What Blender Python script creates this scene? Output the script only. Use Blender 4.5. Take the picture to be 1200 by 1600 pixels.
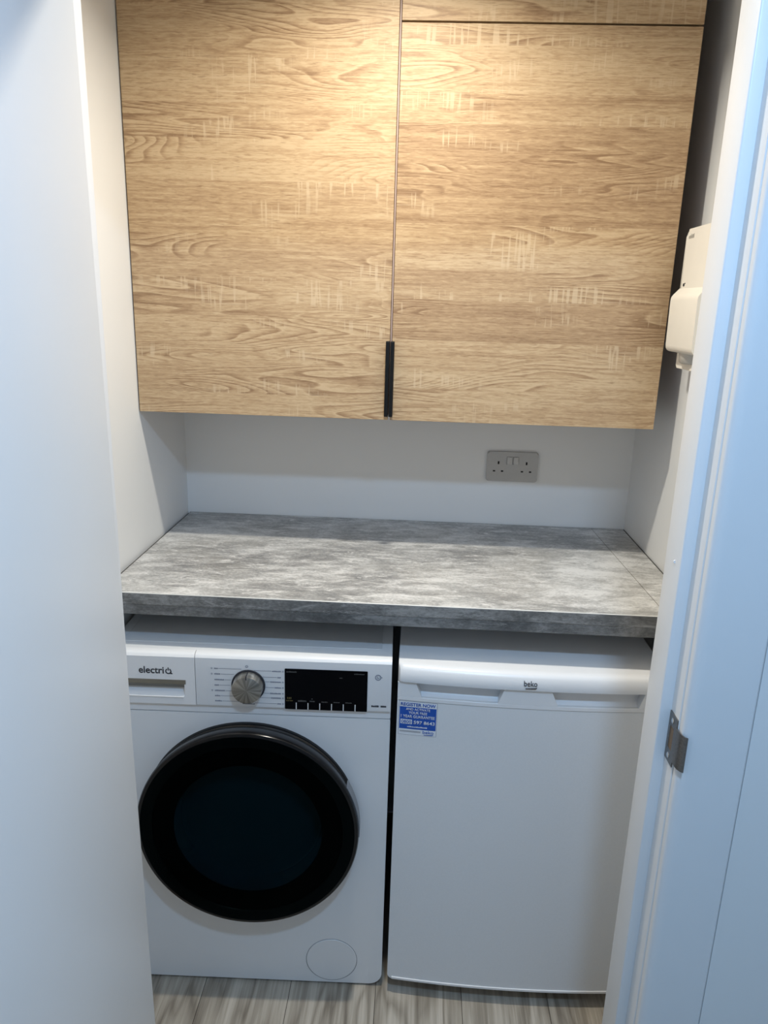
import bpy, bmesh, math, random
from mathutils import Vector, Matrix
for o in list(bpy.data.objects): bpy.data.objects.remove(o)
scene = bpy.context.scene
C = scene.collection
R = math.radians
# ------------------------------------------------------------------ camera
cam_d = bpy.data.cameras.new('camera'); cam = bpy.data.objects.new('camera', cam_d); C.objects.link(cam)
F_PX, CX, CY, CZ, YAW, PITCH, ROLL = 1166.71, 0.6733, -2.1264, 1.5478, -0.0408, -0.2710, 0.0297
fw = Vector((math.sin(YAW)*math.cos(PITCH), math.cos(YAW)*math.cos(PITCH), math.sin(PITCH)))
r0 = Vector((math.cos(YAW), -math.sin(YAW), 0)); u0 = r0.cross(fw)
rr = r0*math.cos(ROLL) + u0*math.sin(ROLL); uu = -r0*math.sin(ROLL) + u0*math.cos(ROLL)
M = Matrix((rr, uu, -fw)).transposed().to_4x4(); M.translation = Vector((CX, CY, CZ))
cam.matrix_world = M
cam_d.sensor_fit = 'VERTICAL'; cam_d.sensor_height = 36.0; cam_d.lens = 36.0*F_PX/1600.0
cam_d.clip_start = 0.02
scene.camera = cam
# ------------------------------------------------------------------ world, lights, exposure
w = bpy.data.worlds.new('world'); scene.world = w; w.use_nodes = True
w.node_tree.nodes['Background'].inputs[0].default_value = (0.45, 0.6, 1.0, 1)
w.node_tree.nodes['Background'].inputs[1].default_value = 0.05
CLOSET_LAMP = dict(loc=(0.615, -0.745, 2.312), col=(1.0, 0.95, 0.835), power=10.3, spread=147, tilt=0)
HALL_LAMP = dict(loc=(0.88, -1.93, 2.312), col=(0.41, 0.66, 1.0), power=17.0, spread=180, tilt=0)
scene.view_settings.view_transform = 'Standard'; scene.view_settings.look = 'None'
scene.view_settings.gamma = 1.0; scene.view_settings.use_curve_mapping = False
scene.view_settings.exposure = 0.0

# ------------------------------------------------------------------ helpers
def tag(o, label=None, cat=None, group=None, kind=None):
    if label: o['label'] = label
    if cat: o['category'] = cat
    if group: o['group'] = group
    if kind: o['kind'] = kind
    return o
def link(name, me, parent=None):
    o = bpy.data.objects.new(name, me); C.objects.link(o)
    if parent is not None: o.parent = parent
    return o
def empty(name, loc=(0, 0, 0), rot=(0, 0, 0)):
    o = bpy.data.objects.new(name, None); C.objects.link(o)
    o.location = loc; o.rotation_euler = rot; o.empty_display_size = 0.05
    return o
def base_of(o):
    v = Vector((0, 0, 0))
    while o is not None:
        v += Vector(o.location); o = o.parent
    return v
def obj(name, bm, mat, parent=None, world=True, smooth=None):
    """one bmesh -> one mesh object. world=True: bm is in world metres, made relative to the parent's base."""
    if parent is not None and world:
        bmesh.ops.translate(bm, verts=bm.verts, vec=-base_of(parent))
    bmesh.ops.recalc_face_normals(bm, faces=bm.faces)
    me = bpy.data.meshes.new(name); bm.to_mesh(me); bm.free()
    if mat is not None:
        for m in (mat if isinstance(mat, (list, tuple)) else [mat]): me.materials.append(m)
    if smooth is not None:
        for p in me.polygons: p.use_smooth = True
        me.set_sharp_from_angle(angle=R(smooth))
    return link(name, me, parent)
def box(x0, x1, y0, y1, z0, z1, r=0.0, seg=2, bm=None):
    b = bmesh.new()
    bmesh.ops.create_cube(b, size=1.0)
    for v in b.verts:
        v.co = Vector(((x0+x1)/2+(x1-x0)*v.co.x, (y0+y1)/2+(y1-y0)*v.co.y, (z0+z1)/2+(z1-z0)*v.co.z))
    if r > 0: bmesh.ops.bevel(b, geom=b.edges[:], offset=r, segments=seg, affect='EDGES', profile=0.5)
    if bm is None: return b
    return join(bm, b)
def join(bm, b):
    me = bpy.data.meshes.new('tmp'); b.to_mesh(me); b.free(); bm.from_mesh(me); bpy.data.meshes.remove(me); return bm
def prism(pts, axis, d0, d1, bm=None):
    """extrude a closed 2-D outline. axis 'x': pts=(y,z); 'y': pts=(x,z); 'z': pts=(x,y)"""
    b = bm if bm is not None else bmesh.new()
    def P(a, c, d): return {'x': (d, a, c), 'y': (a, d, c), 'z': (a, c, d)}[axis]
    A = [b.verts.new(P(a, c, d0)) for a, c in pts]; B = [b.verts.new(P(a, c, d1)) for a, c in pts]
    n = len(pts)
    b.faces.new(A); b.faces.new(B[::-1])
    for i in range(n): b.faces.new((A[i], A[(i+1) % n], B[(i+1) % n], B[i]))
    return b
def rrect(x0, x1, z0, z1, r, n=5):
    if not isinstance(r, (tuple, list)): r = (r,)*4      # BL, BR, TR, TL
    out = []
    for (cx, cz, a0, rad) in ((x0+r[0], z0+r[0], 180, r[0]), (x1-r[1], z0+r[1], 270, r[1]), (x1-r[2], z1-r[2], 0, r[2]), (x0+r[3], z1-r[3], 90, r[3])):
        for k in range(n+1):
            a = R(a0+90*k/n)
            out.append((cx+rad*math.cos(a), cz+rad*math.sin(a)))
            if rad < 1e-6: break
    return out
def ngon(cx, cz, r, n=32, a0=0.0, a1=360.0):
    return [(cx+r*math.cos(R(a0+(a1-a0)*k/n)), cz+r*math.sin(R(a0+(a1-a0)*k/n))) for k in range(n)]
def lathe_y(prof, cx, cz, n=64, bm=None, cap0=True, cap1=True):
    """prof: list of (radius, y); revolve about the y axis through (cx, cz)"""
    b = bm if bm is not None else bmesh.new()
    rings = []
    for r, y in prof:
        rings.append([b.verts.new((cx+r*math.cos(2*math.pi*k/n), y, cz+r*math.sin(2*math.pi*k/n))) for k in range(n)])
    for a, c in zip(rings, rings[1:]):
        for k in range(n): b.faces.new((a[k], a[(k+1) % n], c[(k+1) % n], c[k]))
    if cap0: b.faces.new(rings[0])
    if cap1: b.faces.new(rings[-1][::-1])
    return b
def lathe_z(prof, cx, cy, n=48):
    b = lathe_y([(r, z) for r, z in prof], 0, 0, n)
    for v in b.verts: v.co = Vector((cx+v.co.x, cy+v.co.z, v.co.y))
    return b
def ring_y(cx, cz, r0, r1, y0, y1, n=32, a0=0.0, a1=360.0, bm=None):
    b = bm if bm is not None else bmesh.new()
    full = abs(a1-a0-360) < 1e-6
    m = n if full else n+1
    V = []
    for k in range(m):
        a = R(a0+(a1-a0)*k/n); c, s = math.cos(a), math.sin(a)
        V.append([b.verts.new((cx+r*c, y, cz+r*s)) for r, y in ((r0, y0), (r1, y0), (r1, y1), (r0, y1))])
    for k in range(n if full else n):
        p, q = V[k], V[(k+1) % m]
        for j in range(4): b.faces.new((p[j], p[(j+1) % 4], q[(j+1) % 4], q[j]))
    if not full:
        b.faces.new(V[0]); b.faces.new(V[-1][::-1])
    return b
def subdiv_x(bm, cuts_at):
    for x in cuts_at:
        bmesh.ops.bisect_plane(bm, geom=bm.verts[:]+bm.edges[:]+bm.faces[:], plane_co=(x, 0, 0), plane_no=(1, 0, 0))
    return bm
def text_bm(s, height, x, z, y, align='LEFT', bold=0.0, width=None, thick=0.0003):
    """flat lettering facing -y; height = cap height in metres; width squeezes the line to a given length"""
    cu = bpy.data.curves.new('lettering', 'FONT'); cu.body = s; cu.size = 1.0; cu.resolution_u = 3
    cu.offset = bold; cu.align_x = 'LEFT'
    o = bpy.data.objects.new('lettering', cu); C.objects.link(o)
    dg = bpy.context.evaluated_depsgraph_get(); dg.update()
    me = bpy.data.meshes.new_from_object(o.evaluated_get(dg)); bpy.data.objects.remove(o); bpy.data.curves.remove(cu)
    b = bmesh.new(); b.from_mesh(me); bpy.data.meshes.remove(me)
    xs = [v.co.x for v in b.verts]; x0, x1 = min(xs), max(xs)
    k = height/0.69; kx = k if width is None else width/(x1-x0)
    W = (x1-x0)*kx
    off = {'LEFT': 0.0, 'CENTER': -W/2, 'RIGHT': -W}[align]
    for v in b.verts: v.co = Vector((x+off+(v.co.x-x0)*kx, y, z+v.co.y*k))
    g = bmesh.ops.extrude_face_region(b, geom=b.faces[:])
    bmesh.ops.translate(b, verts=[e for e in g['geom'] if isinstance(e, bmesh.types.BMVert)], vec=(0, thick, 0))
    return b

# ------------------------------------------------------------------ materials
MATS = {}
class NT:
    def __init__(self, name):
        self.m = bpy.data.materials.new(name); self.m.use_nodes = True
        self.t = self.m.node_tree; self.bsdf = self.t.nodes['Principled BSDF']
    def n(self, typ, **kw):
        nd = self.t.nodes.new(typ)
        for k, v in kw.items():
            if isinstance(k, str) and hasattr(nd, k): setattr(nd, k, v)
        return nd
    def l(self, a, b): self.t.links.new(a, b)
    def coord(self, scale=(1, 1, 1), loc=(0, 0, 0), kind='Object', rot=(0, 0, 0)):
        tc = self.n('ShaderNodeTexCoord'); mp = self.n('ShaderNodeMapping')
        mp.inputs['Scale'].default_value = scale; mp.inputs['Location'].default_value = loc; mp.inputs['Rotation'].default_value = rot
        self.l(tc.outputs[kind], mp.inputs['Vector']); return mp.outputs['Vector']
    def scalev(self, v, scale):
        mp = self.n('ShaderNodeMapping'); mp.inputs['Scale'].default_value = scale; self.l(v, mp.inputs['Vector']); return mp.outputs['Vector']
    def noise(self, v, scale=1.0, detail=3.0, rough=0.5, dist=0.0):
        nd = self.n('ShaderNodeTexNoise'); nd.inputs['Scale'].default_value = scale; nd.inputs['Detail'].default_value = detail
        nd.inputs['Roughness'].default_value = rough; nd.inputs['Distortion'].default_value = dist
        if v is not None: self.l(v, nd.inputs['Vector'])
        return nd.outputs['Fac']
    def math(self, op, a, b=None, c=None):
        nd = self.n('ShaderNodeMath'); nd.operation = op
        for i, x in enumerate((a, b, c)):
            if x is None: continue
            if isinstance(x, (int, float)): nd.inputs[i].default_value = x
            else: self.l(x, nd.inputs[i])
        return nd.outputs[0]
    def ramp(self, f, stops):
        nd = self.n('ShaderNodeValToRGB'); e = nd.color_ramp.elements
        while len(e) < len(stops): e.new(0.5)
        for el, (p, c) in zip(e, stops):
            el.position = p; el.color = (c, c, c, 1) if isinstance(c, (int, float)) else (*c, 1)
        self.l(f, nd.inputs['Fac']); return nd.outputs['Color']
    def mix(self, f, a, b, mode='MIX'):
        nd = self.n('ShaderNodeMix'); nd.data_type = 'RGBA'; nd.blend_type = mode
        for i, x in ((0, f), (6, a), (7, b)):
            if isinstance(x, (int, float)): nd.inputs[i].default_value = x if i == 0 else (x, x, x, 1)
            elif isinstance(x, tuple): nd.inputs[i].default_value = (*x, 1)
            else: self.l(x, nd.inputs[i])
        return nd.outputs[2]
    def bump(self, h, strength=0.1, dist=0.001):
        nd = self.n('ShaderNodeBump'); nd.inputs['Strength'].default_value = strength; nd.inputs['Distance'].default_value = dist
        self.l(h, nd.inputs['Height']); self.l(nd.outputs['Normal'], self.bsdf.inputs['Normal'])
    def set(self, **kw):
        for k, v in kw.items():
            i = self.bsdf.inputs[k.replace('_', ' ')]
            if isinstance(v, tuple): i.default_value = (*v, 1)
            elif isinstance(v, (int, float)): i.default_value = v
            else: self.l(v, i)
        return self
def simple(name, col, rough=0.5, metal=0.0, var=0.04, scale=60.0, bump=0.0, coat=0.0, spec=0.5):
    t = NT(name); v = t.coord()
    f = t.noise(v, scale, 3)
    c = t.ramp(f, [(0.3, tuple(x*(1-var) for x in col)), (0.7, tuple(min(1, x*(1+var)) for x in col))])
    t.set(Base_Color=c, Roughness=rough, Metallic=metal, Coat_Weight=coat)
    t.bsdf.inputs['Specular IOR Level'].default_value = spec
    if bump: t.bump(t.noise(v, scale*6, 2), bump, 0.0006)
    return t.m
def paint(name, col, rough=0.6, bump=0.12, scale=420.0):
    t = NT(name); v = t.coord()
    big = t.noise(v, 2.3, 3); fine = t.noise(v, scale, 2)
    c = t.ramp(big, [(0.3, tuple(x*0.975 for x in col)), (0.7, col)])
    t.set(Base_Color=c, Roughness=rough); t.bump(fine, bump, 0.0005); return t.m
def brushed_paint(name, col):
    t = NT(name); v = t.coord()
    s = t.noise(t.scalev(v, (900, 900, 9)), 1, 2); big = t.noise(v, 4, 3)
    t.set(Base_Color=t.ramp(big, [(0.3, tuple(x*0.97 for x in col)), (0.7, col)]), Roughness=0.38); t.bump(s, 0.10, 0.0004); return t.m

M_wall = paint('closet_wall_paint', (0.86, 0.855, 0.84))
M_hall = paint('hall_wall_paint', (0.80, 0.80, 0.79))
M_ceil = paint('ceiling_paint', (0.82, 0.82, 0.81))
M_gloss = brushed_paint('white_gloss_woodwork', (0.77, 0.77, 0.77))
M_door = brushed_paint('white_door_paint', (0.75, 0.745, 0.735))

def wood_laminate():
    t = NT('oak_laminate'); v = t.coord()
    sx = t.n('ShaderNodeSeparateXYZ'); t.l(v, sx.inputs[0])
    X, Y, Z = sx.outputs
    info = t.n('ShaderNodeObjectInfo')
    # strips of veneer of uneven height
    zz = t.math('ADD', Z, t.math('MULTIPLY', info.outputs['Random'], 7.3))
    vo = t.n('ShaderNodeTexVoronoi'); vo.voronoi_dimensions = '1D'; vo.inputs['Scale'].default_value = 11.0; vo.inputs['Randomness'].default_value = 0.85
    t.l(zz, vo.inputs['W'])
    sc = t.n('ShaderNodeSeparateColor'); t.l(vo.outputs['Color'], sc.inputs[0])
    ra, rb, rc = sc.outputs
    cb = t.n('ShaderNodeCombineXYZ')
    t.l(t.math('ADD', X, t.math('MULTIPLY', ra, 23.0)), cb.inputs[0]); t.l(t.math('MULTIPLY', rb, 17.0), cb.inputs[1]); t.l(Z, cb.inputs[2])
    P = cb.outputs[0]
    # cathedral figure: contour lines of a stretched low-frequency noise
    low = t.noise(t.scalev(P, (1.25, 1, 9.5)), 1.0, 2.0, 0.35, 0.35)
    ringf = t.math('FRACT', t.math('MULTIPLY', low, 34.0))
    rings = t.ramp(ringf, [(0.0, 0.35), (0.08, 1.05), (0.22, 0.85), (0.60, 0.70), (0.93, 0.20), (1.0, 0.35)])
    amp = t.ramp(t.noise(t.scalev(P, (2.6, 1, 9.0)), 1.0, 1), [(0.46, 0.04), (0.60, 1.0)])
    figure = t.mix(amp, 0.72, rings)
    streak = t.noise(t.scalev(P, (5.0, 1, 190.0)), 1.0, 5, 0.65, 0.15)
    wav = t.noise(t.scalev(P, (40.0, 1, 330.0)), 1.0, 3, 0.6, 0.8)
    broad = t.noise(t.scalev(P, (2.0, 1, 30.0)), 1.0, 3, 0.5)
    a = t.math('MULTIPLY', t.math('SUBTRACT', streak, 0.5), 1.0)
    b = t.math('MULTIPLY', t.math('SUBTRACT', wav, 0.5), 1.0)
    c = t.math('MULTIPLY', t.math('SUBTRACT', broad, 0.5), 0.50)
    d = t.math('MULTIPLY', t.math('SUBTRACT', rc, 0.5), 0.30)
    f = t.math('MULTIPLY', t.math('SUBTRACT', figure, 0.72), 0.78)
    s = t.math('ADD', t.math('ADD', t.math('ADD', a, b), t.math('ADD', c, d)), t.math('ADD', f, 0.56))
    col = t.ramp(s, [(0.10, (0.270, 0.162, 0.086)), (0.36, (0.385, 0.250, 0.140)), (0.56, (0.470, 0.321, 0.184)), (0.82, (0.575, 0.420, 0.256))])
    # fine dark pores
    po = t.noise(t.scalev(P, (38.0, 1, 520.0)), 1.0, 2, 0.5)
    pores = t.ramp(po, [(0.60, 0.0), (0.70, 0.6)])
    col = t.mix(pores, col, (0.25, 0.145, 0.07))
    # pale saw marks across the grain, in patches
    sv = t.noise(t.scalev(P, (150.0, 1, 9.0)), 1.0, 1, 0.5)
    sl = t.ramp(sv, [(0.56, 0.0), (0.62, 1.0)])
    pm = t.ramp(t.noise(t.scalev(P, (4.5, 1, 13.0)), 1.0, 1.5), [(0.55, 0.0), (0.63, 0.6)])
    sh = t.ramp(t.noise(t.scalev(P, (9.0, 1, 330.0)), 1.0, 2), [(0.52, 0.0), (0.66, 0.6)])
    saw = t.math('MULTIPLY', t.math('MAXIMUM', sl, sh), pm)
    col = t.mix(saw, col, (0.63, 0.485, 0.32))
    t.set(Base_Color=col, Roughness=t.math('ADD', 0.46, t.math('MULTIPLY', streak, 0.12)))
    t.bsdf.inputs['Specular IOR Level'].default_value = 0.4
    t.bump(t.math('ADD', streak, wav), 0.06, 0.0004)
    return t.m
M_wood = wood_laminate()
M_lip = simple('oak_edge_lipping', (0.44, 0.31, 0.18), 0.5, var=0.12, scale=90)
M_carcass = simple('brown_carcass_board', (0.24, 0.17, 0.145), 0.6)
M_black = simple('black_anodised_metal', (0.006, 0.006, 0.006), 0.4, 0.0, spec=0.25)

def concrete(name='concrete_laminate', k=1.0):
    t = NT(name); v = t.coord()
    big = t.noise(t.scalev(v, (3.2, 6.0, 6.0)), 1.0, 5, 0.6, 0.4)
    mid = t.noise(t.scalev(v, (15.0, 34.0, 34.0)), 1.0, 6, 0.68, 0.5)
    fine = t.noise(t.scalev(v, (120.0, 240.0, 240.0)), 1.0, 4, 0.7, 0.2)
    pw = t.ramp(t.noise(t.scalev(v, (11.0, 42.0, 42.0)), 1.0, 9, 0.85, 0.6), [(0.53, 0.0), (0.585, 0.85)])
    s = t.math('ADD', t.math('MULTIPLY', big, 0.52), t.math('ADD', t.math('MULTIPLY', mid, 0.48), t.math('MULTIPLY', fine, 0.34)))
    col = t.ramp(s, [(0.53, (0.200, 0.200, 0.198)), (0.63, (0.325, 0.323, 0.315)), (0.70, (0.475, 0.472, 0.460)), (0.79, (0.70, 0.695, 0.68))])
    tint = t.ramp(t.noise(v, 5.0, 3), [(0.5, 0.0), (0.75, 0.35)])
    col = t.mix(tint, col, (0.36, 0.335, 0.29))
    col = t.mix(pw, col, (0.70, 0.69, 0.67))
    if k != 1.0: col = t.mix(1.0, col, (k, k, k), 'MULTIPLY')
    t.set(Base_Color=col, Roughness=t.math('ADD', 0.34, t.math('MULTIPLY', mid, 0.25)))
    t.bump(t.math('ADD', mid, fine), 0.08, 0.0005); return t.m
M_conc = concrete(); M_conc_edge = concrete('concrete_edge_dark', 0.46)  # front edge: same concrete pattern, multiplied darker
M_sealdark = simple('dark_worktop_edge_seal', (0.06, 0.058, 0.054), 0.7, var=0.15)
M_arris = simple('pale_laminate_arris', (0.62, 0.61, 0.58), 0.4)

def plank_mat():
    t = NT('grey_oak_flooring'); v = t.coord(); info = t.n('ShaderNodeObjectInfo')
    sx = t.n('ShaderNodeSeparateXYZ'); t.l(v, sx.inputs[0]); cb = t.n('ShaderNodeCombineXYZ')
    t.l(sx.outputs[0], cb.inputs[0]); t.l(t.math('ADD', sx.outputs[1], t.math('MULTIPLY', info.outputs['Random'], 31.0)), cb.inputs[1])
    t.l(t.math('MULTIPLY', info.outputs['Random'], 13.0), cb.inputs[2]); P = cb.outputs[0]
    low = t.noise(t.scalev(P, (11.0, 1.6, 1)), 1.0, 2, 0.5, 0.3)
    rings = t.ramp(t.math('PINGPONG', t.math('MULTIPLY', low, 12.0), 1.0), [(0.0, 0.0), (0.5, 0.8), (1.0, 1.0)])
    st = t.noise(t.scalev(P, (160.0, 5.0, 1)), 1.0, 4, 0.6); br = t.noise(t.scalev(P, (28.0, 1.5, 1)), 1.0, 3)
    s = t.math('ADD', t.math('ADD', t.math('MULTIPLY', rings, 0.22), t.math('MULTIPLY', st, 0.5)), t.math('ADD', t.math('MULTIPLY', br, 0.45), t.math('MULTIPLY', info.outputs['Random'], 0.14)))
    col = t.ramp(s, [(0.46, (0.200, 0.168, 0.130)), (0.68, (0.375, 0.328, 0.265)), (0.90, (0.58, 0.52, 0.44))])
    t.set(Base_Color=col, Roughness=0.45); t.bump(st, 0.12, 0.0005); return t.m
M_plank = plank_mat()
M_subfloor = simple('dark_plank_joint', (0.03, 0.026, 0.022), 0.8)

M_appl = simple('white_enamel', (0.78, 0.785, 0.79), 0.32, var=0.008, scale=8, bump=0.02)
M_applplastic = simple('white_appliance_plastic', (0.79, 0.79, 0.795), 0.30, var=0.008, scale=8)
M_fridge = simple('white_textured_door', (0.76, 0.77, 0.78), 0.42, var=0.015, scale=260, bump=0.12)
M_recess_shade = simple('recess_shade_grey', (0.26, 0.26, 0.245), 0.45, var=0.02)  # shade inside the drawer grip, put into the colour of its back
M_dark = simple('dark_void', (0.006, 0.006, 0.007), 0.9)
M_print = simple('dark_print', (0.020, 0.022, 0.030), 0.6, var=0.1)
M_greyprint = simple('grey_blue_print', (0.24, 0.26, 0.32), 0.6, var=0.1)
M_faint = simple('faint_grey_print', (0.06, 0.06, 0.06), 0.6)
M_yellowprint = simple('faint_amber_print', (0.10, 0.075, 0.02), 0.6)
M_whiteprint = simple('white_print', (0.70, 0.70, 0.70), 0.5)
M_blue = simple('sticker_blue', (0.010, 0.085, 0.42), 0.45, var=0.05)
M_stickwhite = simple('sticker_white', (0.78, 0.80, 0.83), 0.45, var=0.02)
M_gloss_black = simple('gloss_black_display', (0.002, 0.002, 0.003), 0.12, var=0.0, spec=0.08)
M_rim = simple('black_door_ring', (0.006, 0.006, 0.007), 0.2, var=0.05, spec=0.35)
M_seal = simple('dark_door_gasket', (0.05, 0.05, 0.05), 0.5)
M_socket = simple('grey_white_socket_plastic', (0.50, 0.49, 0.475), 0.42, var=0.02)
M_disp = simple('cream_white_plastic', (0.84, 0.81, 0.74), 0.35, var=0.015, scale=20)
M_tray = simple('clear_grey_plastic', (0.50, 0.49, 0.46), 0.3)
M_foot = simple('dark_rubber', (0.02, 0.02, 0.02), 0.7)
def steel_radial():
    t = NT('brushed_dial_metal'); v = t.coord()
    sx = t.n('ShaderNodeSeparateXYZ'); t.l(v, sx.inputs[0])
    ang = t.math('ARCTAN2', sx.outputs[2], sx.outputs[0])
    cb = t.n('ShaderNodeCombineXYZ'); t.l(t.math('COSINE', ang), cb.inputs[0]); t.l(t.math('SINE', ang), cb.inputs[1])
    s = t.noise(cb.outputs[0], 3.2, 4, 0.6)
    t.set(Base_Color=t.ramp(s, [(0.3, (0.16, 0.155, 0.145)), (0.5, (0.32, 0.31, 0.285)), (0.72, (0.60, 0.59, 0.56))]), Roughness=0.36, Metallic=0.85)
    t.set(Anisotropic=0.6); return t.m
M_dial = steel_radial()
M_chrome = simple('polished_metal', (0.72, 0.72, 0.72), 0.18, 1.0)
M_nickel = simple('dull_nickel', (0.21, 0.195, 0.18), 0.38, 0.85, var=0.15, scale=300)
def door_glass():
    t = NT('smoked_door_glass')
    t.set(Base_Color=(0.002, 0.002, 0.002), Roughness=0.04, Transmission_Weight=0.0)
    t.bsdf.inputs['Specular IOR Level'].default_value = 0.12
    # smoked glass: mostly opaque black gloss, a little of the drum shows through
    tr = t.n('ShaderNodeBsdfTransparent'); tr.inputs[0].default_value = (0.25, 0.36, 0.39, 1)
    mx = t.n('ShaderNodeMixShader'); mx.inputs[0].default_value = 0.9
    t.l(t.bsdf.outputs[0], mx.inputs[1]); t.l(tr.outputs[0], mx.inputs[2])
    t.l(mx.outputs[0], t.t.nodes['Material Output'].inputs['Surface']); return t.m
M_glass = door_glass()
def bowl_glass():
    t = NT('clear_bowl_glass'); t.set(Base_Color=(0.9, 0.95, 0.97), Roughness=0.03, Transmission_Weight=1.0); t.set(IOR=1.45); return t.m
M_bowl = bowl_glass()
M_drum = simple('drum_steel', (0.55, 0.56, 0.57), 0.3, 0.9, scale=30)
def emis(name, col, st):
    t = NT(name); t.set(Base_Color=col, Emission_Color=col, Emission_Strength=st); return t.m

# ------------------------------------------------------------------ room shell
W = 1.291; H = 2.32; ZF = -0.0774        # ZF: finished floor level
YF0, YF1 = -1.122, -1.2005          # the wall with the doorway: closet face, hall face
HX0, HX1, HY0 = -0.75, 1.95, -2.95
def struct(name, bm, mat, label, cat, parent=None, **k):
    return tag(obj(name, bm, mat, parent, **k), label, cat, None, 'structure')
struct('wall_back', box(-0.08, W+0.08, 0.0, 0.08, ZF, H), M_wall, 'white painted back wall of the closet behind the worktop', 'wall')
struct('wall_left', box(-0.08, 0.0, YF0, 0.0, ZF, H), M_wall, 'white painted closet side wall left of the wooden cabinets', 'wall')
struct('wall_right', box(W, W+0.08, YF0, 0.0, ZF, H), M_wall, 'white painted closet side wall carrying the dispenser', 'wall')
b = bmesh.new()
box(HX0, 0.2076, YF1, YF0, ZF, H, bm=b); box(1.070, HX1, YF1, YF0, ZF, H, bm=b); box(0.2076, 1.070, YF1, YF0, 2.04, H, bm=b)
box(1.1400, HX1, -1.2147, YF1, ZF, H, bm=b); box(HX0, 0.1395, -1.2147, YF1, ZF, H, bm=b)
struct('wall_front', b, M_hall, 'white wall around the doorway, beside the right door frame', 'wall')
struct('wall_hall_left', box(HX0-0.08, HX0, HY0, YF1, ZF, H), M_hall, 'white hall wall out of view behind the open door', 'wall')
struct('wall_hall_right', box(HX1, HX1+0.08, HY0, YF1, ZF, H), M_hall, 'white hall wall out of view past the door frame', 'wall')
struct('wall_hall_back', box(HX0, HX1, HY0-0.08, HY0, ZF, H), M_hall, 'white hall wall out of view facing the doorway', 'wall')
struct('ceiling', box(HX0, HX1, HY0, 0.0, H, H+0.05), M_ceil, 'white ceiling above closet and hall, out of view', 'ceiling')
fl = struct('floor', box(HX0, HX1, HY0, 0.0, ZF-0.03, ZF-0.004), M_subfloor, 'grey oak plank floor under the two appliances', 'floor')
PW, PL = 0.2100, 1.28
pm = None
for i in range(-4, 10):
    x = -0.0020 + i*PW
    if x < HX0-0.001 or x+PW > HX1: continue
    off = (i*0.427) % PL
    y = -off
    segs = []
    y1 = 0.0; y0 = -off if off > 0.05 else -PL
    while y1 > HY0+0.01:
        segs.append((max(y0, HY0), y1)); y1 = y0; y0 = y0-PL
    for (a, c) in segs:
        full = abs((c-a)-PL) < 1e-6
        if full and pm is not None:
            o = bpy.data.objects.new('plank', pm); C.objects.link(o); o.parent = fl
        else:
            bb = box(-PW/2+0.0006, PW/2-0.0006, -(c-a)/2+0.0006, (c-a)/2-0.0006, -0.006, 0.0, 0.0006, 1)
            o = obj('plank', bb, M_plank, fl, world=False)
            if full: pm = o.data
        o.location = (x+PW/2, (a+c)/2, ZF)

# door lining, stops, architraves
XR, XST = 1.048, 1.032
b = bmesh.new(); box(XR, 1.070, YF1+0.001, YF0+0.016, ZF, 2.02, 0.0012, 1, bm=b)
t1 = struct('trim_1', b, M_gloss, 'white gloss door lining with metal strike plate, right of the doorway', 'door frame')
obj('door_stop', box(XST, XR+0.004, -1.167, YF0+0.0165, ZF, 2.0, 0.0025, 3), M_gloss, t1, smooth=40)
obj('paint_drip', lathe_y([(0.0005, -1.1455), (0.002, -1.146), (0.002, -1.144), (0.0005, -1.143)], XST, 1.2215, 12), M_gloss, t1)
XL, XLS = 0.2296, 0.2454
b = bmesh.new(); box(0.2076, XL, YF1+0.001, YF0+0.016, ZF, 2.02, 0.0012, 1, bm=b)
t2 = struct('trim_2', b, M_gloss, 'white gloss door lining behind the open door', 'door frame')
obj('door_stop', box(XL-0.004, XLS, -1.167, YF0+0.0165, ZF, 2.0, 0.0025, 3), M_gloss, t2, smooth=40)
b = bmesh.new(); box(XL, XR, YF1+0.001, YF0+0.016, 2.02, 2.04, bm=b)
t5 = struct('trim_5', b, M_gloss, 'white gloss door head lining above the doorway, out of view', 'door frame')
obj('door_stop', box(XL, XR, -1.167, YF0+0.0165, 2.0, 2.021, 0.0025, 3), M_gloss, t5)
def arch_profile(x_in, x_out, y_wall, y_front):
    sgn = 1 if x_out > x_in else -1
    pts = [(x_in, y_wall), (x_in, y_front+0.010)]
    n = 8
    for k in range(n+1):                                   # small nose, then a long soft round-over
        a = math.pi/2*k/n
        pts.append((x_in+sgn*0.016*(1-math.cos(a)), y_front+0.009*(1-math.sin(a))))
    pts += [(x_out-sgn*0.003, y_front), (x_out, y_front+0.003), (x_out, y_wall)]
    return pts
struct('trim_3', prism(arch_profile(1.0495, 1.1395, YF1, -1.217), 'z', ZF, 2.11), M_gloss, 'white rounded architrave at the right edge of the picture', 'architrave', smooth=35)
struct('trim_4', prism(arch_profile(0.2281, 0.14, YF1, -1.217), 'z', ZF, 2.11), M_gloss, 'white architrave hidden behind the open door', 'architrave', smooth=35)
struct('trim_6', box(0.2281, 1.0495, -1.217, YF1, 2.025, 2.11, 0.003, 2), M_gloss, 'white architrave across the door head, out of view', 'architrave')

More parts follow.
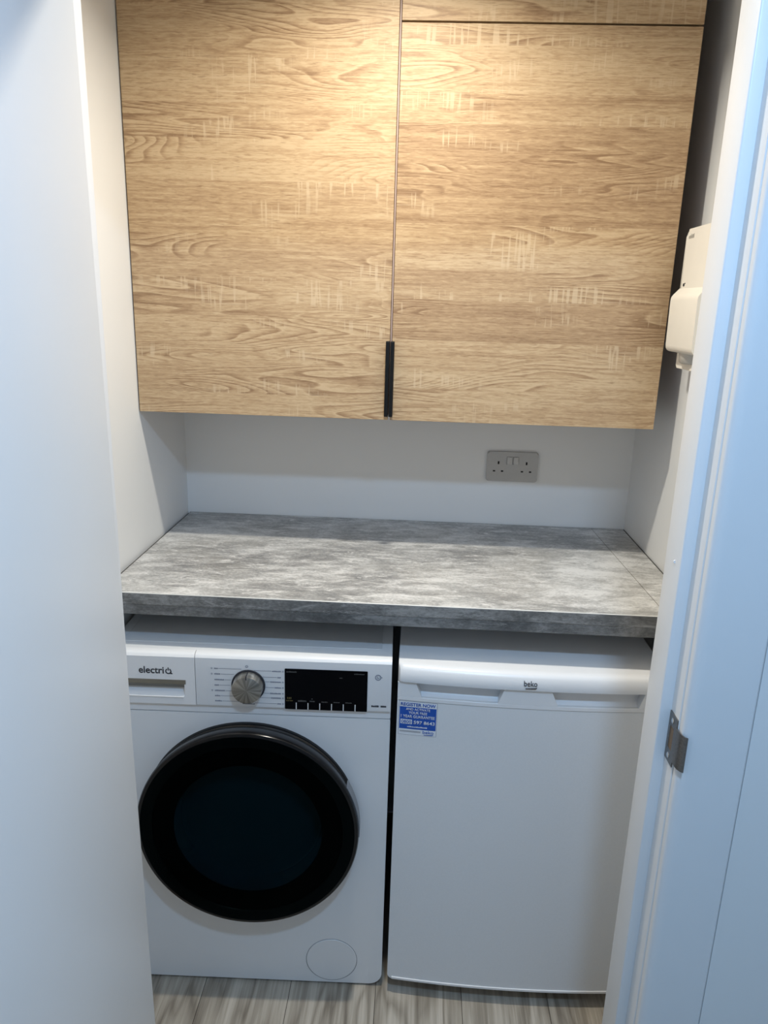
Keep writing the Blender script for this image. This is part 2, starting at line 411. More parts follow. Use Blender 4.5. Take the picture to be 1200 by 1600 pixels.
# strike plate on the right lining
sp_y0, sp_y1, sz0, sz1 = -1.1985, -1.1690, 0.937, 1.010
hy0, hy1, hz0, hz1 = -1.1895, -1.1755, 0.957, 0.991
def strike():
    p = bmesh.new()
    x0 = XR-0.0016
    box(x0, XR, sp_y0, hy0, sz0, sz1, bm=p); box(x0, XR, hy1, sp_y1, sz0, sz1, bm=p)
    box(x0, XR, hy0, hy1, sz0, hz0, bm=p); box(x0, XR, hy0, hy1, hz1, sz1, bm=p)
    return p
sp = obj('strike_plate', strike(), M_nickel, t1); tag(sp, 'dull metal strike plate with a curved lip')
prof = [(XR-0.0016, sp_y0), (XR-0.0014, -1.2075), (XR-0.0004, -1.2145), (XR+0.0024, -1.2200), (XR+0.0062, -1.2228), (XR+0.0066, -1.2213), (XR+0.0034, -1.2189), (XR+0.0012, -1.2140), (XR+0.0002, -1.2075), (XR, sp_y0)]
obj('lip', prism(prof, 'z', 0.945, 0.998), M_nickel, sp, smooth=40)
obj('latch_hole', box(XR-0.0012, XR-0.0004, hy0, hy1, hz0, hz1), simple('latch_hole_wood', (0.16, 0.11, 0.07), 0.8), sp)
for z in (0.9465, 1.0005):
    q = lathe_y([(0.0042, 0), (0.0042, 0.0008), (0.0030, 0.0014)], 0, 0, 16)
    for v in q.verts: v.co = Vector((XR-0.0014-v.co.y, -1.1825+v.co.x, z+v.co.z))
    obj('screw', q, M_chrome, sp)

# the open door on the left
dr = empty('door_1', (0.3031, -1.2195, ZF+0.006), (0, -0.0092, R(5)))
tag(dr, 'white painted door standing open at the left edge of the picture', 'door', None, 'structure')
obj('door_leaf', box(-0.044, 0.0, -0.762, 0.0, 0.0, 2.062, 0.003, 3), M_door, dr, world=False, smooth=40)

# ------------------------------------------------------------------ ceiling lamps
def downlight(name, L, label, cat, size=0.07):
    x, y, z = L['loc']
    e = empty(name, (x, y, H)); tag(e, label, cat)
    obj('trim_ring', lathe_z([(size*0.5, H-0.004), (size*0.5+0.004, H-0.008), (size*0.5+0.014, H-0.006), (size*0.5+0.018, H-0.0005)], x, y), M_appl, e, smooth=50)
    obj('lens', lathe_z([(0.001, H-0.0030), (size*0.5, H-0.0030), (size*0.5, H-0.001), (0.001, H-0.001)], x, y), emis(name+'_glow', L['col'], 6.0), e)
    ld = bpy.data.lights.new(name+'_bulb', 'AREA'); ld.shape = 'DISK'; ld.size = size; ld.energy = L['power']; ld.color = L['col']; ld.spread = R(L['spread'])
    lo = bpy.data.objects.new(name+'_bulb', ld); C.objects.link(lo); lo.parent = e; lo.location = (0, 0, z-H-0.004); lo.rotation_euler = (R(L['tilt']), 0, 0)
    return e
downlight('ceiling_downlight', CLOSET_LAMP, 'round warm ceiling downlight in the closet, above the picture', 'ceiling light')
downlight('ceiling_downlight', HALL_LAMP, 'round cool ceiling downlight in the hall, behind the picture', 'ceiling light', 0.13)

# ------------------------------------------------------------------ wall cabinets
ZC, DC = 1.2825, -0.352
ZTOP = 2.29; GX0, GX1 = 0.6028, 0.6082
def handle(parent, x0, x1, inner):
    h = bmesh.new()
    prof = [(x0, -0.376), (x1, -0.376), (x1, -0.350), (x0, -0.350)]
    box(x0, x1, -0.376, DC-0.0005, 1.293, 1.4665, 0.0014, 2, bm=h)
    return obj('handle', h, M_black, parent)
def cabinet(x0, x1, label, doors, hx):
    e = empty('wall_cabinet', ((x0+x1)/2, -0.17, ZC+0.008)); tag(e, label, 'cabinet', 'oak wall cabinets')
    c = bmesh.new()
    cy0 = DC+0.021
    for (a, bb) in ((x0+0.0015, x0+0.0175), (x1-0.0175, x1-0.0005)): box(a, bb, cy0, -0.002, ZC+0.008, ZTOP, bm=c)
    for (a, bb) in ((ZC+0.008, ZC+0.024), (ZTOP-0.016, ZTOP)): box(x0+0.0175, x1-0.0175, cy0, -0.002, a, bb, bm=c)
    box(x0+0.0175, x1-0.0175, -0.010, -0.002, ZC+0.024, ZTOP-0.016, bm=c)
    obj('carcass', c, M_carcass, e)
    for k, (z0, z1) in enumerate(doors):
        d = box(x0+(0.002 if x0 < 0.1 else 0), x1, DC, cy0-0.0015, z0, z1, 0.0006, 1)
        dd = obj('door', d, [M_wood, M_lip], e, smooth=30)
        for p in dd.data.polygons:
            if abs(p.normal.y) < 0.6: p.material_index = 1
        if k == 0:
            handle(dd, *hx, None)
    if x0 < 0.1: obj('light_leak_blocker', box(x1-0.0004, GX1+0.0014, cy0+0.003, -0.003, ZC+0.009, ZTOP-0.001), M_carcass, e)  # added unseen strip, blocks lamp light leaking between the two carcasses
    if x0 < 0.1: obj('carcass_edge', box(x1+0.0012, x1+0.0042, DC+0.003, cy0+0.002, ZC+0.010, ZTOP), simple('pinkish_brown_board_edge', (0.42, 0.31, 0.27), 0.6), e)
    return e
cabinet(0.0010, GX0, 'oak effect wall cabinet with one tall door, on the left of the black handles', [(ZC, ZTOP)], (0.5945, 0.6035))
cabinet(GX1, 1.229, 'oak effect wall cabinet with a second door above, right of the black handles', [(ZC, 2.1165), (2.1205, ZTOP)], (0.6052, 0.6143))

# ------------------------------------------------------------------ worktop
ZT, TH, DW = 0.935, 0.050, -0.650
wk = empty('worktop', (W/2, -0.325, ZT-TH)); tag(wk, 'grey concrete effect worktop spanning the closet above both appliances', 'worktop')
SX = 1.2035
def slab(x0a, x0b, x1a, x1b):
    """x at the back (a) and at the front (b)"""
    return prism([(x0a, -0.0045), (x1a, -0.0045), (x1b, DW+0.0012), (x0b, DW+0.0012)], 'z', ZT-TH, ZT)
obj('slab', slab(0.0095, 0.0095, 1.1925, 1.2145), M_conc, wk)
obj('filler_strip', slab(1.1940, 1.2160, W-0.0055, W-0.0055), M_conc, wk)
obj('joint_line', prism([(1.1923, -0.0045), (1.1942, -0.0045), (1.2162, DW+0.002), (1.2143, DW+0.002)], 'z', ZT-TH+0.001, ZT-0.0006), simple('worktop_joint_brown', (0.13, 0.10, 0.07), 0.7), wk)
s_ = bmesh.new()
box(0.0, 0.0095, DW+0.002, -0.0, ZT-TH, ZT-0.006, bm=s_); box(W-0.0055, W, DW+0.002, 0.0, ZT-TH, ZT-0.002, bm=s_); box(0.0055, W-0.0055, -0.0045, 0.0, ZT-TH, ZT-0.002, bm=s_)
obj('edge_seal', s_, M_sealdark, wk)
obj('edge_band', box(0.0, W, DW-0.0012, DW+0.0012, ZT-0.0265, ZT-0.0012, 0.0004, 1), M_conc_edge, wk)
obj('edge_band', box(0.0, W, DW+0.0004, DW+0.0012, ZT-TH, ZT-0.0265), concrete('concrete_lower_edge_dark', 0.40), wk)  # lower band: same concrete pattern, darker again
obj('edge_arris', prism([(DW-0.0012, ZT-0.0012), (DW+0.0012, ZT-0.0012), (DW+0.0012, ZT+0.0001), (DW+0.0002, ZT+0.0001)], 'x', 0.0, W), M_arris, wk)

# ------------------------------------------------------------------ washing machine (local metres: x right, front at y = -0.300)
wm = empty('washing_machine', (0.3205, -0.3527, ZF), (0, 0, 0.026))
tag(wm, 'white front-loading washing machine with a large black round door', 'washing machine')
def wpart(name, bm, mat, parent=wm, **k): return obj(name, bm, mat, parent, world=False, **k)
FY = -0.300
HW = 0.2975
# carcass: side-to-side shell with rounded lower front corners
shell = bmesh.new()
box(-HW, HW, -0.288, 0.27, 0.018, 0.822, 0.004, 2, bm=shell)
wpart('body', shell, M_appl, smooth=40)
DCX, DCZ, DR = 0.0, 0.454, 0.238
# front panel with rounded corners
wpart('front_panel', prism(rrect(-HW, HW, 0.006, 0.7065, (0.03, 0.03, 0.003, 0.003), 6), 'y', FY, -0.286), M_appl, smooth=35)
wpart('fascia_border', prism(rrect(-HW, HW, 0.7085, 0.7275, 0.003, 3), 'y', FY+0.0005, -0.286), M_applplastic)
# fascia: raised panel with a curved top that rolls back to the lid
def fascia(x0, x1, r0, r1):
    z0, z1 = 0.7265, 0.8370
    prof = [(FY-0.006, z0+0.002), (FY-0.007, z0+0.006), (FY-0.0065, z1)]
    for k in range(1, 7):
        a = math.pi/2*k/6*0.92
        prof.append((FY-0.0065+0.014*(1-math.cos(a))+0.001, z1+0.0085*math.sin(a)))
    prof += [(FY+0.012, 0.8458), (FY+0.012, z0+0.05), (FY+0.0005, z0+0.05), (FY+0.0005, z0)]
    return prism(prof, 'x', x0, x1)
XD = -0.1095                                   # seam between drawer and panel
b = fascia(XD+0.0006, HW, 0, 0)
wpart('control_fascia', b, M_applplastic, smooth=32)
# detergent drawer with a grip recess
dz0, dz1, dx0, dx1 = 0.7475, 0.7835, -0.275, -0.1330
drawer = wpart('detergent_drawer', bmesh.new(), M_applplastic)
def drawer_bm():
    q = bmesh.new()
    z0, z1 = 0.7265, 0.8370
    yf = FY-0.0068; yb = FY+0.012
    box(-HW, dx0, yf, yb, z0+0.002, z1, bm=q); box(dx1, XD-0.0006, yf, yb, z0+0.002, z1, bm=q)
    box(dx0, dx1, yf, yb, z0+0.002, dz0, bm=q); box(dx0, dx1, yf, yb, dz1, z1, bm=q)
    prof = [(yf, z1)]
    for k in range(1, 7):
        a = math.pi/2*k/6*0.92
        prof.append((FY-0.0065+0.014*(1-math.cos(a))+0.001, z1+0.0085*math.sin(a)))
    prof += [(FY+0.012, 0.8458), (FY+0.012, z1)]
    prism(prof, 'x', -HW, XD-0.0006, bm=q)
    # sloped lower face inside the recess
    prism([(yf, dz0), (yf+0.001, dz0+0.0015), (FY+0.010, dz0+0.013), (FY+0.010, dz0)], 'x', dx0, dx1, bm=q)
    return q
q = drawer_bm(); bmesh.ops.recalc_face_normals(q, faces=q.faces); q.to_mesh(drawer.data); q.free()
for p in drawer.data.polygons: p.use_smooth = True
drawer.data.set_sharp_from_angle(angle=R(32))
rc = bmesh.new(); box(dx0-0.001, dx1+0.001, FY+0.009, FY+0.0115, dz0-0.001, dz1+0.001, bm=rc)
wpart('grip_recess', rc, M_recess_shade, drawer)
wpart('grip_edge', prism([(FY-0.0085, dz1-0.0075), (FY-0.0075, dz1+0.0015), (FY+0.004, dz1+0.0015), (FY+0.004, dz1-0.0035)], 'x', dx0, dx1+0.003), simple('dull_grip_strip', (0.20, 0.19, 0.16), 0.3, 0.5), drawer)
wpart('grip_lip', box(dx0, dx1-0.002, FY-0.0085, FY-0.006, dz0-0.003, dz0-0.0005, 0.0008, 2), M_applplastic, drawer)
FYP = FY-0.0072                                  # print plane on the fascia
# maker's name: 'electri' and a Q drawn like a power symbol
lg = bmesh.new()
join(lg, text_bm('electri', 0.0150, -0.2265, 0.7990, FYP-0.0004, bold=0.016, width=0.0522))
qx, qz = -0.1650, 0.8043
ring_y(qx, qz, 0.0042, 0.0063, FYP-0.0004, FYP, 24, 118, 422, bm=lg)
box(qx-0.0010, qx+0.0010, FYP-0.0004, FYP, qz+0.0015, qz+0.0085, bm=lg)
box(qx+0.0044, qx+0.0066, FYP-0.0004, FYP, qz-0.0062, qz+0.0010, bm=lg)
box(qx+0.0044, qx+0.0085, FYP-0.0004, FYP, qz-0.0062, qz-0.0043, bm=lg)
wpart('maker_name', lg, M_print, drawer)
# lid
lid = bmesh.new()
box(-HW, HW, FY+0.0125, 0.272, 0.822, 0.8448, 0.002, 2, bm=lid)
M_lid = simple('white_lid', (0.72, 0.725, 0.73), 0.4, var=0.015)
wpart('lid', lid, M_lid, smooth=40)
lp = bmesh.new(); box(-HW+0.022, HW-0.022, FY+0.045, 0.27, 0.8448, 0.8458, 0.0008, 1, bm=lp)
wpart('lid_panel', lp, M_lid)
# dial
DXc, DZc = 0.001, 0.7790
dial = wpart('dial', lathe_y([(0.0001, FYP-0.0245), (0.0275, FYP-0.0245), (0.0300, FYP-0.0232), (0.0312, FYP-0.020), (0.0315, FYP-0.004), (0.0325, FYP)], 0, 0, 48, cap0=False), M_dial, smooth=30)
dial.location = (DXc, 0, DZc)
wpart('dial_collar', ring_y(0, 0, 0.0316, 0.0352, FYP-0.0030, FYP, 48), M_print, dial)
wpart('dial_pointer', box(-0.0011, 0.0011, FYP-0.0250, FYP-0.002, 0.0240, 0.0325, 0.0003, 1), M_print, dial)
# display
disp = wpart('display', prism(rrect(0.0765, 0.2480, 0.7275, 0.8200, 0.0015, 2), 'y', FYP-0.0008, FYP+0.003), M_gloss_black)
for x in (0.1003, 0.1249, 0.1494, 0.1740, 0.1986, 0.2232):
    wpart('key_divider', box(x-0.0009, x+0.0009, FYP-0.0012, FYP-0.0006, 0.7280, 0.7430), M_whiteprint, disp)
rnd = random.Random(4)
pb = bmesh.new()
for (a, c, z, h) in ((0.080, 0.101, 0.8135, 0.0030), (0.220, 0.241, 0.8135, 0.0022), (0.104, 0.1215, 0.7475, 0.0040), (0.1285, 0.1390, 0.7475, 0.0030), (0.1320, 0.1350, 0.7530, 0.0025), (0.1530, 0.1660, 0.7468, 0.0024), (0.178, 0.191, 0.7468, 0.0020), (0.203, 0.216, 0.7468, 0.0020), (0.190, 0.196, 0.8035, 0.0018)):
    x = a
    while x < c:
        w_ = rnd.uniform(0.0012, 0.0030); box(x, min(c, x+w_), FYP-0.0011, FYP-0.0006, z-h/2, z+h/2*rnd.uniform(0.5, 1), bm=pb); x += w_+0.0005
tag(wpart('display_print', pb, M_faint, disp), kind='stuff')
pb = bmesh.new()
for x in (0.0815, 0.0850, 0.0880): box(x, x+0.0022, FYP-0.0011, FYP-0.0006, 0.7510, 0.7552, bm=pb)
for x in (0.0795, 0.0830, 0.0870, 0.0900): box(x, x+0.0028, FYP-0.0011, FYP-0.0006, 0.7462, 0.7482, bm=pb)
tag(wpart('display_print', pb, M_yellowprint, disp), kind='stuff')
# programme list round the dial: short print bars with leader lines
pr = bmesh.new()
def dash(x0, x1, z, h, bm):
    x = x0
    while x < x1-0.0004:
        w_ = rnd.uniform(0.0014, 0.0030); box(x, min(x1, x+w_), FYP-0.0003, FYP, z-h/2, z+h/2*rnd.uniform(0.55, 1.0), bm=bm); x += w_+0.0004
ln = bmesh.new()
for (z, L_, ic) in ((0.8150, 0.008, 1), (0.8025, 0.012, 1), (0.7895, 0.020, 0), (0.7770, 0.009, 0), (0.7645, 0.021, 1), (0.7525, 0.011, 0), (0.7405, 0.014, 0)):
    dash(-0.0695, -0.0695+L_, z, 0.0030, pr)
    if ic: ring_y(-0.0748, z, 0.0012, 0.0021, FYP-0.0003, FYP, 4, 45, 405, bm=pr)
    dzz = abs(z-DZc); xe = -math.sqrt(max(0.0, 0.036**2-dzz**2)) if dzz < 0.036 else -0.004
    box(-0.0695+L_+0.001, min(xe, -0.012)-0.001, FYP-0.0002, FYP, z-0.0004, z+0.0004, bm=ln)
for (z, L_, ic) in ((0.8130, 0.018, 1), (0.7990, 0.007, 0), (0.7885, 0.022, 1), (0.7755, 0.013, 1), (0.7620, 0.023, 1), (0.7515, 0.021, 1), (0.7385, 0.008, 1)):
    dash(0.0685-L_, 0.0685, z, 0.0030, pr)
    if ic: ring_y(0.0725, z, 0.0012, 0.0021, FYP-0.0003, FYP, 4, 45, 405, bm=pr)
    dzz = abs(z-DZc); xe = math.sqrt(max(0.0, 0.036**2-dzz**2)) if dzz < 0.036 else 0.004
    if 0.0685-L_-0.001 > max(xe, 0.012)+0.002: box(max(xe, 0.012)+0.001, 0.0685-L_-0.001, FYP-0.0002, FYP, z-0.0004, z+0.0004, bm=ln)
ring_y(-0.002, 0.8215, 0.0018, 0.0028, FYP-0.0003, FYP, 20, bm=pr)
dash(-0.012, 0.014, 0.7360, 0.0026, pr)
tag(wpart('programme_print', pr, M_greyprint), kind='stuff'); tag(wpart('leader_lines', ln, M_greyprint), kind='stuff')
pr = bmesh.new()
ring_y(0.2695, 0.8070, 0.0046, 0.0066, FYP-0.0003, FYP, 24, bm=pr)
ring_y(0.2695, 0.8070, 0.0014, 0.0028, FYP-0.0003, FYP, 12, 100, 380, bm=pr)
box(0.2755, 0.2785, FYP-0.0003, FYP, 0.8065, 0.8080, bm=pr)
wpart('round_symbol', pr, M_greyprint)
pr = bmesh.new(); dash(0.2570, 0.2725, 0.7410, 0.0042, pr); dash(0.2765, 0.2880, 0.7410, 0.0042, pr)
tag(wpart('small_print', pr, M_print), kind='stuff')
# filter flap
wpart('filter_cover', lathe_y([(0.0001, FY-0.0012), (0.0575, FY-0.0012), (0.0585, FY)], 0.180, 0.0715, 56, cap0=False), M_appl, smooth=40)
wpart('filter_groove', ring_y(0.180, 0.0715, 0.0585, 0.0596, FY-0.0003, FY+0.0002, 56), simple('grey_shadow_gap', (0.22, 0.23, 0.25), 0.8))
# round door
dcx, dcz = DCX, DCZ
door = wpart('door', lathe_y([(0.222, FY+0.001), (0.2315, FY-0.002), (0.2325, FY-0.008), (0.2300, FY-0.011), (0.2345, FY-0.018), (0.2385, FY-0.040), (0.2385, FY-0.046), (0.2365, FY-0.0495), (0.2320, FY-0.0508), (0.205, FY-0.0500), (0.195, FY-0.020), (0.195, FY+0.001)], dcx, dcz, 96, cap0=False, cap1=False), M_rim, smooth=35)
wpart('gasket', ring_y(dcx, dcz, 0.2200, 0.2350, FY-0.0016, FY+0.0005, 96), M_seal, door)
wpart('door_glass', lathe_y([(0.0001, FY-0.0532), (0.10, FY-0.0530), (0.19, FY-0.0520), (0.2300, FY-0.0508), (0.2300, FY-0.0480), (0.0001, FY-0.0480)], dcx, dcz, 96, cap0=False, cap1=False), M_glass, door, smooth=30)
wpart('glass_bowl', lathe_y([(0.168, FY-0.044), (0.162, FY-0.030), (0.150, FY+0.02), (0.138, FY+0.06), (0.115, FY+0.085), (0.06, FY+0.095), (0.0001, FY+0.098)], dcx, dcz, 72, cap0=False, cap1=False), M_bowl, door, smooth=60)
wpart('bowl_ring', ring_y(dcx, dcz, 0.160, 0.205, FY-0.047, FY-0.040, 72), simple('black_inner_ring', (0.006, 0.006, 0.006), 0.5), door)
hg = ring_y(dcx, dcz, 0.2380, 0.2398, FY-0.042, FY-0.014, 20, -2, 28)
wpart('door_grip', hg, simple('grey_grip_insert', (0.14, 0.16, 0.19), 0.35), door)
# drum seen through the glass
dm = bmesh.new()
lathe_y([(0.19, FY+0.002), (0.185, FY+0.10), (0.235, FY+0.11), (0.235, 0.22), (0.0001, 0.23)], dcx, dcz, 64, dm, cap0=False, cap1=False)
wpart('drum', dm, M_drum, smooth=40)
for (x, y) in ((-0.25, -0.25), (0.25, -0.25), (-0.25, 0.22), (0.25, 0.22)):
    wpart('foot', lathe_z([(0.022, 0.0), (0.022, 0.006), (0.010, 0.008), (0.010, 0.019)], x, y, 20), M_foot)

wm.scale = (1.05, 1.05, 1.05)

# ------------------------------------------------------------------ fridge (world metres)
FXL, FXR = 0.6560, 1.2010; FXC = (FXL+FXR)/2; FHW = (FXR-FXL)/2
YE, BOW = -0.742, 0.013
def bow(bm, k=1.0, cuts=14):
    if cuts: subdiv_x(bm, [FXL+(FXR-FXL)*i/cuts for i in range(1, cuts)])
    for v in bm.verts:
        u = max(-1, min(1, (v.co.x-FXC)/FHW)); v.co.y -= k*BOW*(1-u*u)
    return bm
fr = empty('fridge', (FXC, -0.42, 0.0)); tag(fr, 'white undercounter fridge with a bowed door and a blue sticker', 'fridge')
obj('body', box(FXL+0.002, FXR-0.002, -0.690, -0.13, 0.022, 0.806, 0.003, 2), M_appl, fr, smooth=40)
obj('gasket', box(FXL+0.012, FXR-0.012, -0.702, -0.688, 0.05, 0.79), simple('grey_magnetic_seal', (0.35, 0.35, 0.35), 0.6), fr)
# lid with a bowed, rolled front edge
prof = [(-0.128, 0.806), (-0.128, 0.8425), (-0.728, 0.8425), (-0.7365, 0.8413), (-0.7425, 0.8380), (-0.7465, 0.8320), (-0.7490, 0.8220), (-0.7500, 0.8110), (-0.7492, 0.8070), (-0.7460, 0.8055), (-0.70, 0.8060)]
ldm = prism(prof, 'x', FXL, FXR)
subdiv_x(ldm, [FXL+(FXR-FXL)*i/16 for i in range(1, 16)]+[FXL+0.004, FXL+0.010, FXR-0.004, FXR-0.010])
for v in ldm.verts:
    u = (v.co.x-FXC)/FHW
    if v.co.y < -0.69:
        v.co.y -= BOW*(1-u*u)
        e_ = FHW-abs(v.co.x-FXC)
        if e_ < 0.010: v.co.y += 0.010*(1-math.sqrt(max(0, 1-(1-e_/0.010)**2)))*min(1, (-v.co.y-0.69)/0.05)
lidf = obj('lid', ldm, M_applplastic, fr, smooth=35)
# door leaf
ZB, ZD = 0.040, 0.7615
leaf = prism(rrect(FXL, FXR, ZB, ZD, (0.012, 0.012, 0.002, 0.002), 5), 'y', YE, -0.703)
lf = bow(leaf)
for v in lf.verts:
    if v.co.y > -0.71: v.co.y = -0.703
dleaf = obj('door', lf, M_fridge, fr, smooth=40)
# pale rolled lip along the foot of the door
lip = prism([(YE-0.0022, ZB+0.001), (YE-0.0022, ZB+0.006), (YE+0.004, ZB+0.0075), (YE+0.004, ZB-0.0005)], 'x', FXL+0.010, FXR-0.010)
obj('door_foot_lip', bow(lip), M_applplastic, dleaf, smooth=40)
# handle band with two scooped grips
ZH0, ZH1 = 0.7625, 0.8035
hb = bmesh.new()
yb_ = -0.703
box(FXL, FXR, YE-0.0015, yb_, ZH0, 0.7715, 0.0008, 1, bm=hb)
prism([(FXL, 0.7715), (0.7055, 0.7715), (0.6930, ZH1), (FXL, ZH1)], 'y', YE-0.0015, yb_, bm=hb)
prism([(0.8610, 0.7715), (0.9820, 0.7715), (0.9680, ZH1), (0.8720, ZH1)], 'y', YE-0.0015, yb_, bm=hb)
prism([(1.1460, 0.7715), (FXR, 0.7715), (FXR, ZH1), (1.1560, ZH1)], 'y', YE-0.0015, yb_, bm=hb)
hbm = bow(hb)
for v in hbm.verts:
    if v.co.y > -0.72: v.co.y = yb_
obj('handle_band', hbm, M_applplastic, dleaf, smooth=30)
for (a, c) in ((0.690, 0.875), (0.965, 1.160)):
    g = bmesh.new()
    prism([(-0.7385, 0.7700), (-0.7210, 0.7790), (-0.7160, 0.8035), (-0.704, 0.8035), (-0.704, 0.7700)], 'x', a, c, bm=g)
    obj('grip_scoop', bow(g, 1.0, 14), M_applplastic, dleaf, smooth=60)
# maker's mark on the lid
def beko(x, z, y, hgt, w_, mat, parent, k=1.0, tilt=0.0):
    m = bmesh.new()
    join(m, text_bm('beko', hgt, x, z, y, bold=0.006, width=w_))
    prism([(x+0.10*w_, z-0.38*hgt), (x+0.90*w_, z-0.26*hgt), (x+0.97*w_, z-0.10*hgt), (x+0.97*w_, z-0.34*hgt), (x+0.88*w_, z-0.50*hgt), (x+0.14*w_, z-0.54*hgt)], 'y', y, y+0.0003, bm=m)
    bow(m, k, 0)
    if tilt:
        z0_ = z
        for v in m.verts: v.co.y += (v.co.z-z0_)*tilt
    return obj('maker_mark', m, mat, parent)
beko(0.9090, 0.8185, -0.7515, 0.0105, 0.0265, M_print, lidf, 1.0, 0.30)
# sticker
sx0, sx1, sz0_, sz1_ = 0.6605, 0.7385, 0.6835, 0.7600
st = obj('sticker', bow(prism([(sx0, sz0_), (sx1, sz0_), (sx1, sz1_), (sx0, sz1_)], 'y', YE-0.0007, YE+0.001), 1, 28), M_stickwhite, dleaf); tag(st, 'blue and white registration sticker')
obj('blue_field', bow(prism([(sx0+0.001, 0.6970), (sx1-0.001, 0.6970), (sx1-0.001, 0.7480), (sx0+0.001, 0.7480)], 'y', YE-0.0009, YE-0.0005), 1, 28), M_blue, st)
obj('sticker_border', bow(prism([(sx0-0.0008, sz0_-0.0008), (sx1+0.0008, sz0_-0.0008), (sx1+0.0008, sz1_+0.0008), (sx0-0.0008, sz1_+0.0008)], 'y', YE-0.0003, YE+0.001), 1, 28), simple('sticker_edge_grey', (0.30, 0.32, 0.38), 0.6), st)
YS = YE-0.0013
obj('lettering', bow(text_bm('REGISTER NOW', 0.0070, (sx0+sx1)/2, 0.7506, YS, 'CENTER', 0.022, 0.0720), 1, 0), M_blue, st)
wl = bmesh.new()
for s, h, z, wd in (('AND ACTIVATE', 0.0052, 0.7408, 0.0500), ('YOUR FREE', 0.0055, 0.7325, 0.0380), ('1 YEAR GUARANTEE', 0.0062, 0.7235, 0.0700), ('0800', 0.0075, 0.7105, None), ):
    if s == '0800': continue
    join(wl, text_bm(s, h, (sx0+sx1)/2, z, YS, 'CENTER', 0.015, wd))
join(wl, text_bm('597 8643', 0.0072, sx0+0.0310, 0.7100, YS, 'LEFT', 0.018, 0.0435))
bow(wl, 1, 0); obj('lettering', wl, M_stickwhite, st)
wl = bmesh.new(); join(wl, prism([(sx0+0.0035, 0.7088), (sx0+0.0275, 0.7088), (sx0+0.0275, 0.7190), (sx0+0.0035, 0.7190)], 'y', YE-0.0011, YE-0.0008))
obj('number_box', bow(wl, 1, 0), M_stickwhite, st)
obj('lettering', bow(text_bm('0800', 0.0072, sx0+0.0050, 0.7102, YS, 'LEFT', 0.016, 0.0210), 1, 0), M_blue, st)
wl = bmesh.new(); x = sx0+0.018
while x < sx1-0.020:
    w_ = rnd.uniform(0.0012, 0.0028); box(x, x+w_, YS, YS+0.0003, 0.7012, 0.7012+rnd.uniform(0.0018, 0.0030), bm=wl); x += w_+0.0006
obj('fine_print', bow(wl, 1, 0), M_stickwhite, st)
wl = bmesh.new(); box(sx0+0.002, sx0+0.046, YE-0.0011, YE-0.0006, 0.6895, 0.6935, bm=wl)
obj('fine_print', bow(wl, 1, 0), simple('pale_grey_print', (0.42, 0.43, 0.46), 0.6), st)
beko(sx0+0.0505, 0.6888, YS, 0.0072, 0.0225, M_blue, st)
for (x, y) in ((FXL+0.04, -0.66), (FXR-0.04, -0.66), (FXL+0.04, -0.17), (FXR-0.04, -0.17)):
    obj('foot', lathe_z([(0.018, 0.0), (0.018, 0.010), (0.009, 0.012), (0.009, 0.023)], x, y, 20), M_foot, fr)

fr.location = (0.9413, -0.3347, ZF); fr.scale = (1.05, 1.05, 1.05)

# ------------------------------------------------------------------ double socket on the back wall
X0, X1, Z1_, Z0_ = 0.8787, 1.0247, 1.1517, 1.0657
so = empty('double_socket', ((X0+X1)/2, 0.0, Z0_)); tag(so, 'pale grey double wall socket with two switches above the worktop', 'socket')
pl = prism(rrect(X0, X1, Z0_, Z1_, 0.006, 5), 'y', -0.0095, 0.0)
fr_e = [e for e in pl.edges if all(abs(v.co.y+0.0095) < 1e-6 for v in e.verts)]
bmesh.ops.bevel(pl, geom=fr_e, offset=0.003, segments=3, affect='EDGES')
obj('face_plate', pl, M_socket, so, smooth=35)
xc = (X0+X1)/2
for s in (-1, 1):
    cx_ = xc+s*0.0400
    holes = bmesh.new(); zz = Z0_+0.0420
    box(cx_-0.0022, cx_+0.0022, -0.0101, -0.006, zz+0.008, zz+0.0165, bm=holes)
    box(cx_-0.0150, cx_-0.0082, -0.0101, -0.006, zz-0.0140, zz-0.0100, bm=holes)
    box(cx_+0.0082, cx_+0.0150, -0.0101, -0.006, zz-0.0140, zz-0.0100, bm=holes)
    obj('pin_holes', holes, M_dark, so)
    sw = box(xc+s*0.0092-0.0072, xc+s*0.0092+0.0072, -0.0135, -0.009, Z0_+0.0505, Z0_+0.0720, 0.0012, 2)
    for v in sw.verts:
        if v.co.y < -0.011: v.co.y += (v.co.z-(Z0_+0.061))*0.14
    rk = obj('rocker_switch', sw, simple('switch_white', (0.58, 0.57, 0.55), 0.35), so, smooth=40)
    obj('switch_surround', box(xc+s*0.0092-0.0082, xc+s*0.0092+0.0082, -0.0100, -0.006, Z0_+0.0495, Z0_+0.0730), simple('switch_gap', (0.30, 0.295, 0.285), 0.6), rk)

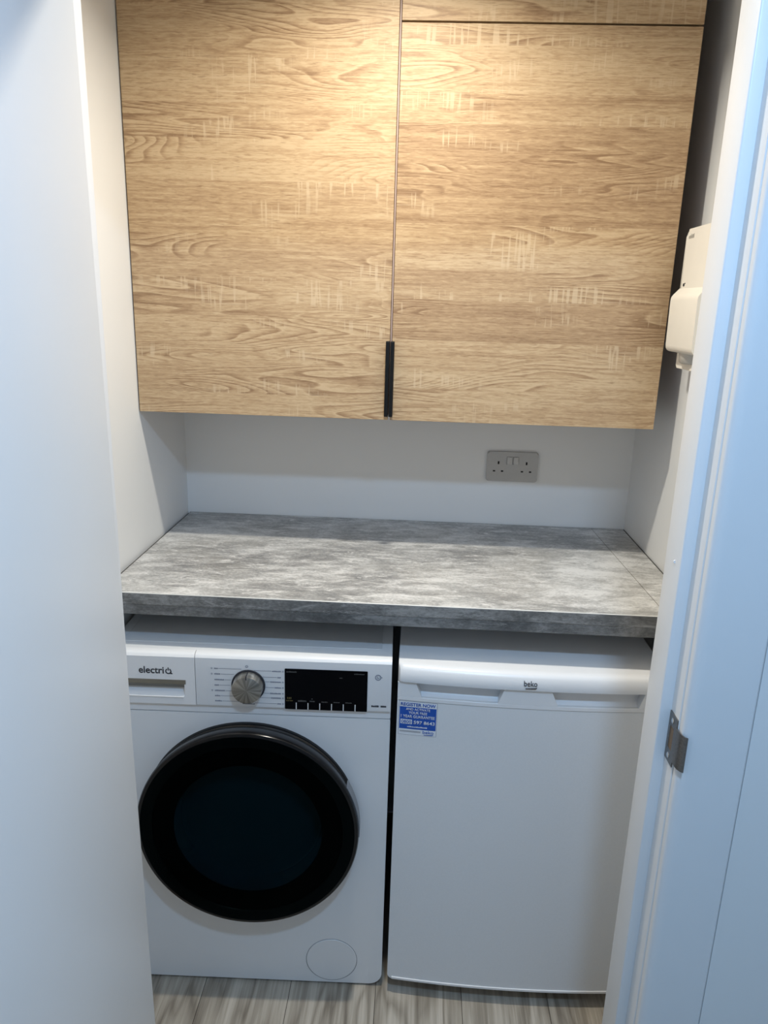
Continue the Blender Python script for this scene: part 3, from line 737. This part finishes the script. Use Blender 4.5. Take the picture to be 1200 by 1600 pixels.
# ------------------------------------------------------------------ dispenser on the right wall
sd = empty('soap_dispenser', (W, -0.48, 1.431)); tag(sd, 'cream plastic wall dispenser on the right wall beside the cabinets', 'dispenser')
DY0, DY1 = -0.565, -0.402          # near and far side
def rounded_block(x_front, y0, y1, z0, z1, r, x_back=W, rf=0.005):
    b_ = prism(rrect(y0, y1, z0, z1, r, 6), 'x', x_front, x_back)
    fe = [e for e in b_.edges if all(abs(v.co.x-x_front) < 1e-6 for v in e.verts)]
    bmesh.ops.bevel(b_, geom=fe, offset=rf, segments=4, affect='EDGES')
    return b_
obj('upper_cover', rounded_block(1.2325, DY0, DY1, 1.560, 1.7200, (0.001, 0.001, 0.014, 0.014)), M_disp, sd, smooth=40)
lowp = [(W, 1.466), (1.2275, 1.466), (1.2225, 1.468), (1.2185, 1.473), (1.2175, 1.480), (1.2160, 1.574), (1.2170, 1.581), (1.2210, 1.5870), (1.2330, 1.600), (W, 1.600)]
lc = prism(lowp, 'y', DY0-0.002, DY1+0.002)
obj('lower_cover', lc, M_disp, sd, smooth=40)
obj('back_plate', rounded_block(1.2440, DY0+0.002, DY1-0.002, 1.431, 1.470, (0.006, 0.006, 0.001, 0.001), rf=0.002), M_disp, sd, smooth=40)
nz = lathe_z([(0.052, 1.4440), (0.056, 1.4470), (0.058, 1.4665)], 1.285, -0.475, 32)
for v in nz.verts: v.co.x = min(v.co.x, W)
obj('nozzle', nz, M_tray, sd, smooth=50)
kh = bmesh.new(); box(1.2320, 1.2330, -0.4285, -0.4205, 1.6035, 1.6095, 0.0015, 2, bm=kh); box(1.2320, 1.2330, -0.4330, -0.4280, 1.6085, 1.6105, bm=kh)
obj('lock', kh, M_print, sd)
em = bmesh.new(); y = -0.4180
while y > -0.4480:
    h = rnd.uniform(0.005, 0.009); box(1.2322, 1.2328, y-0.003, y, 1.7000, 1.7000+h, bm=em); y -= 0.0036
obj('maker_mark', em, simple('grey_embossed_print', (0.38, 0.365, 0.33), 0.6), sd)
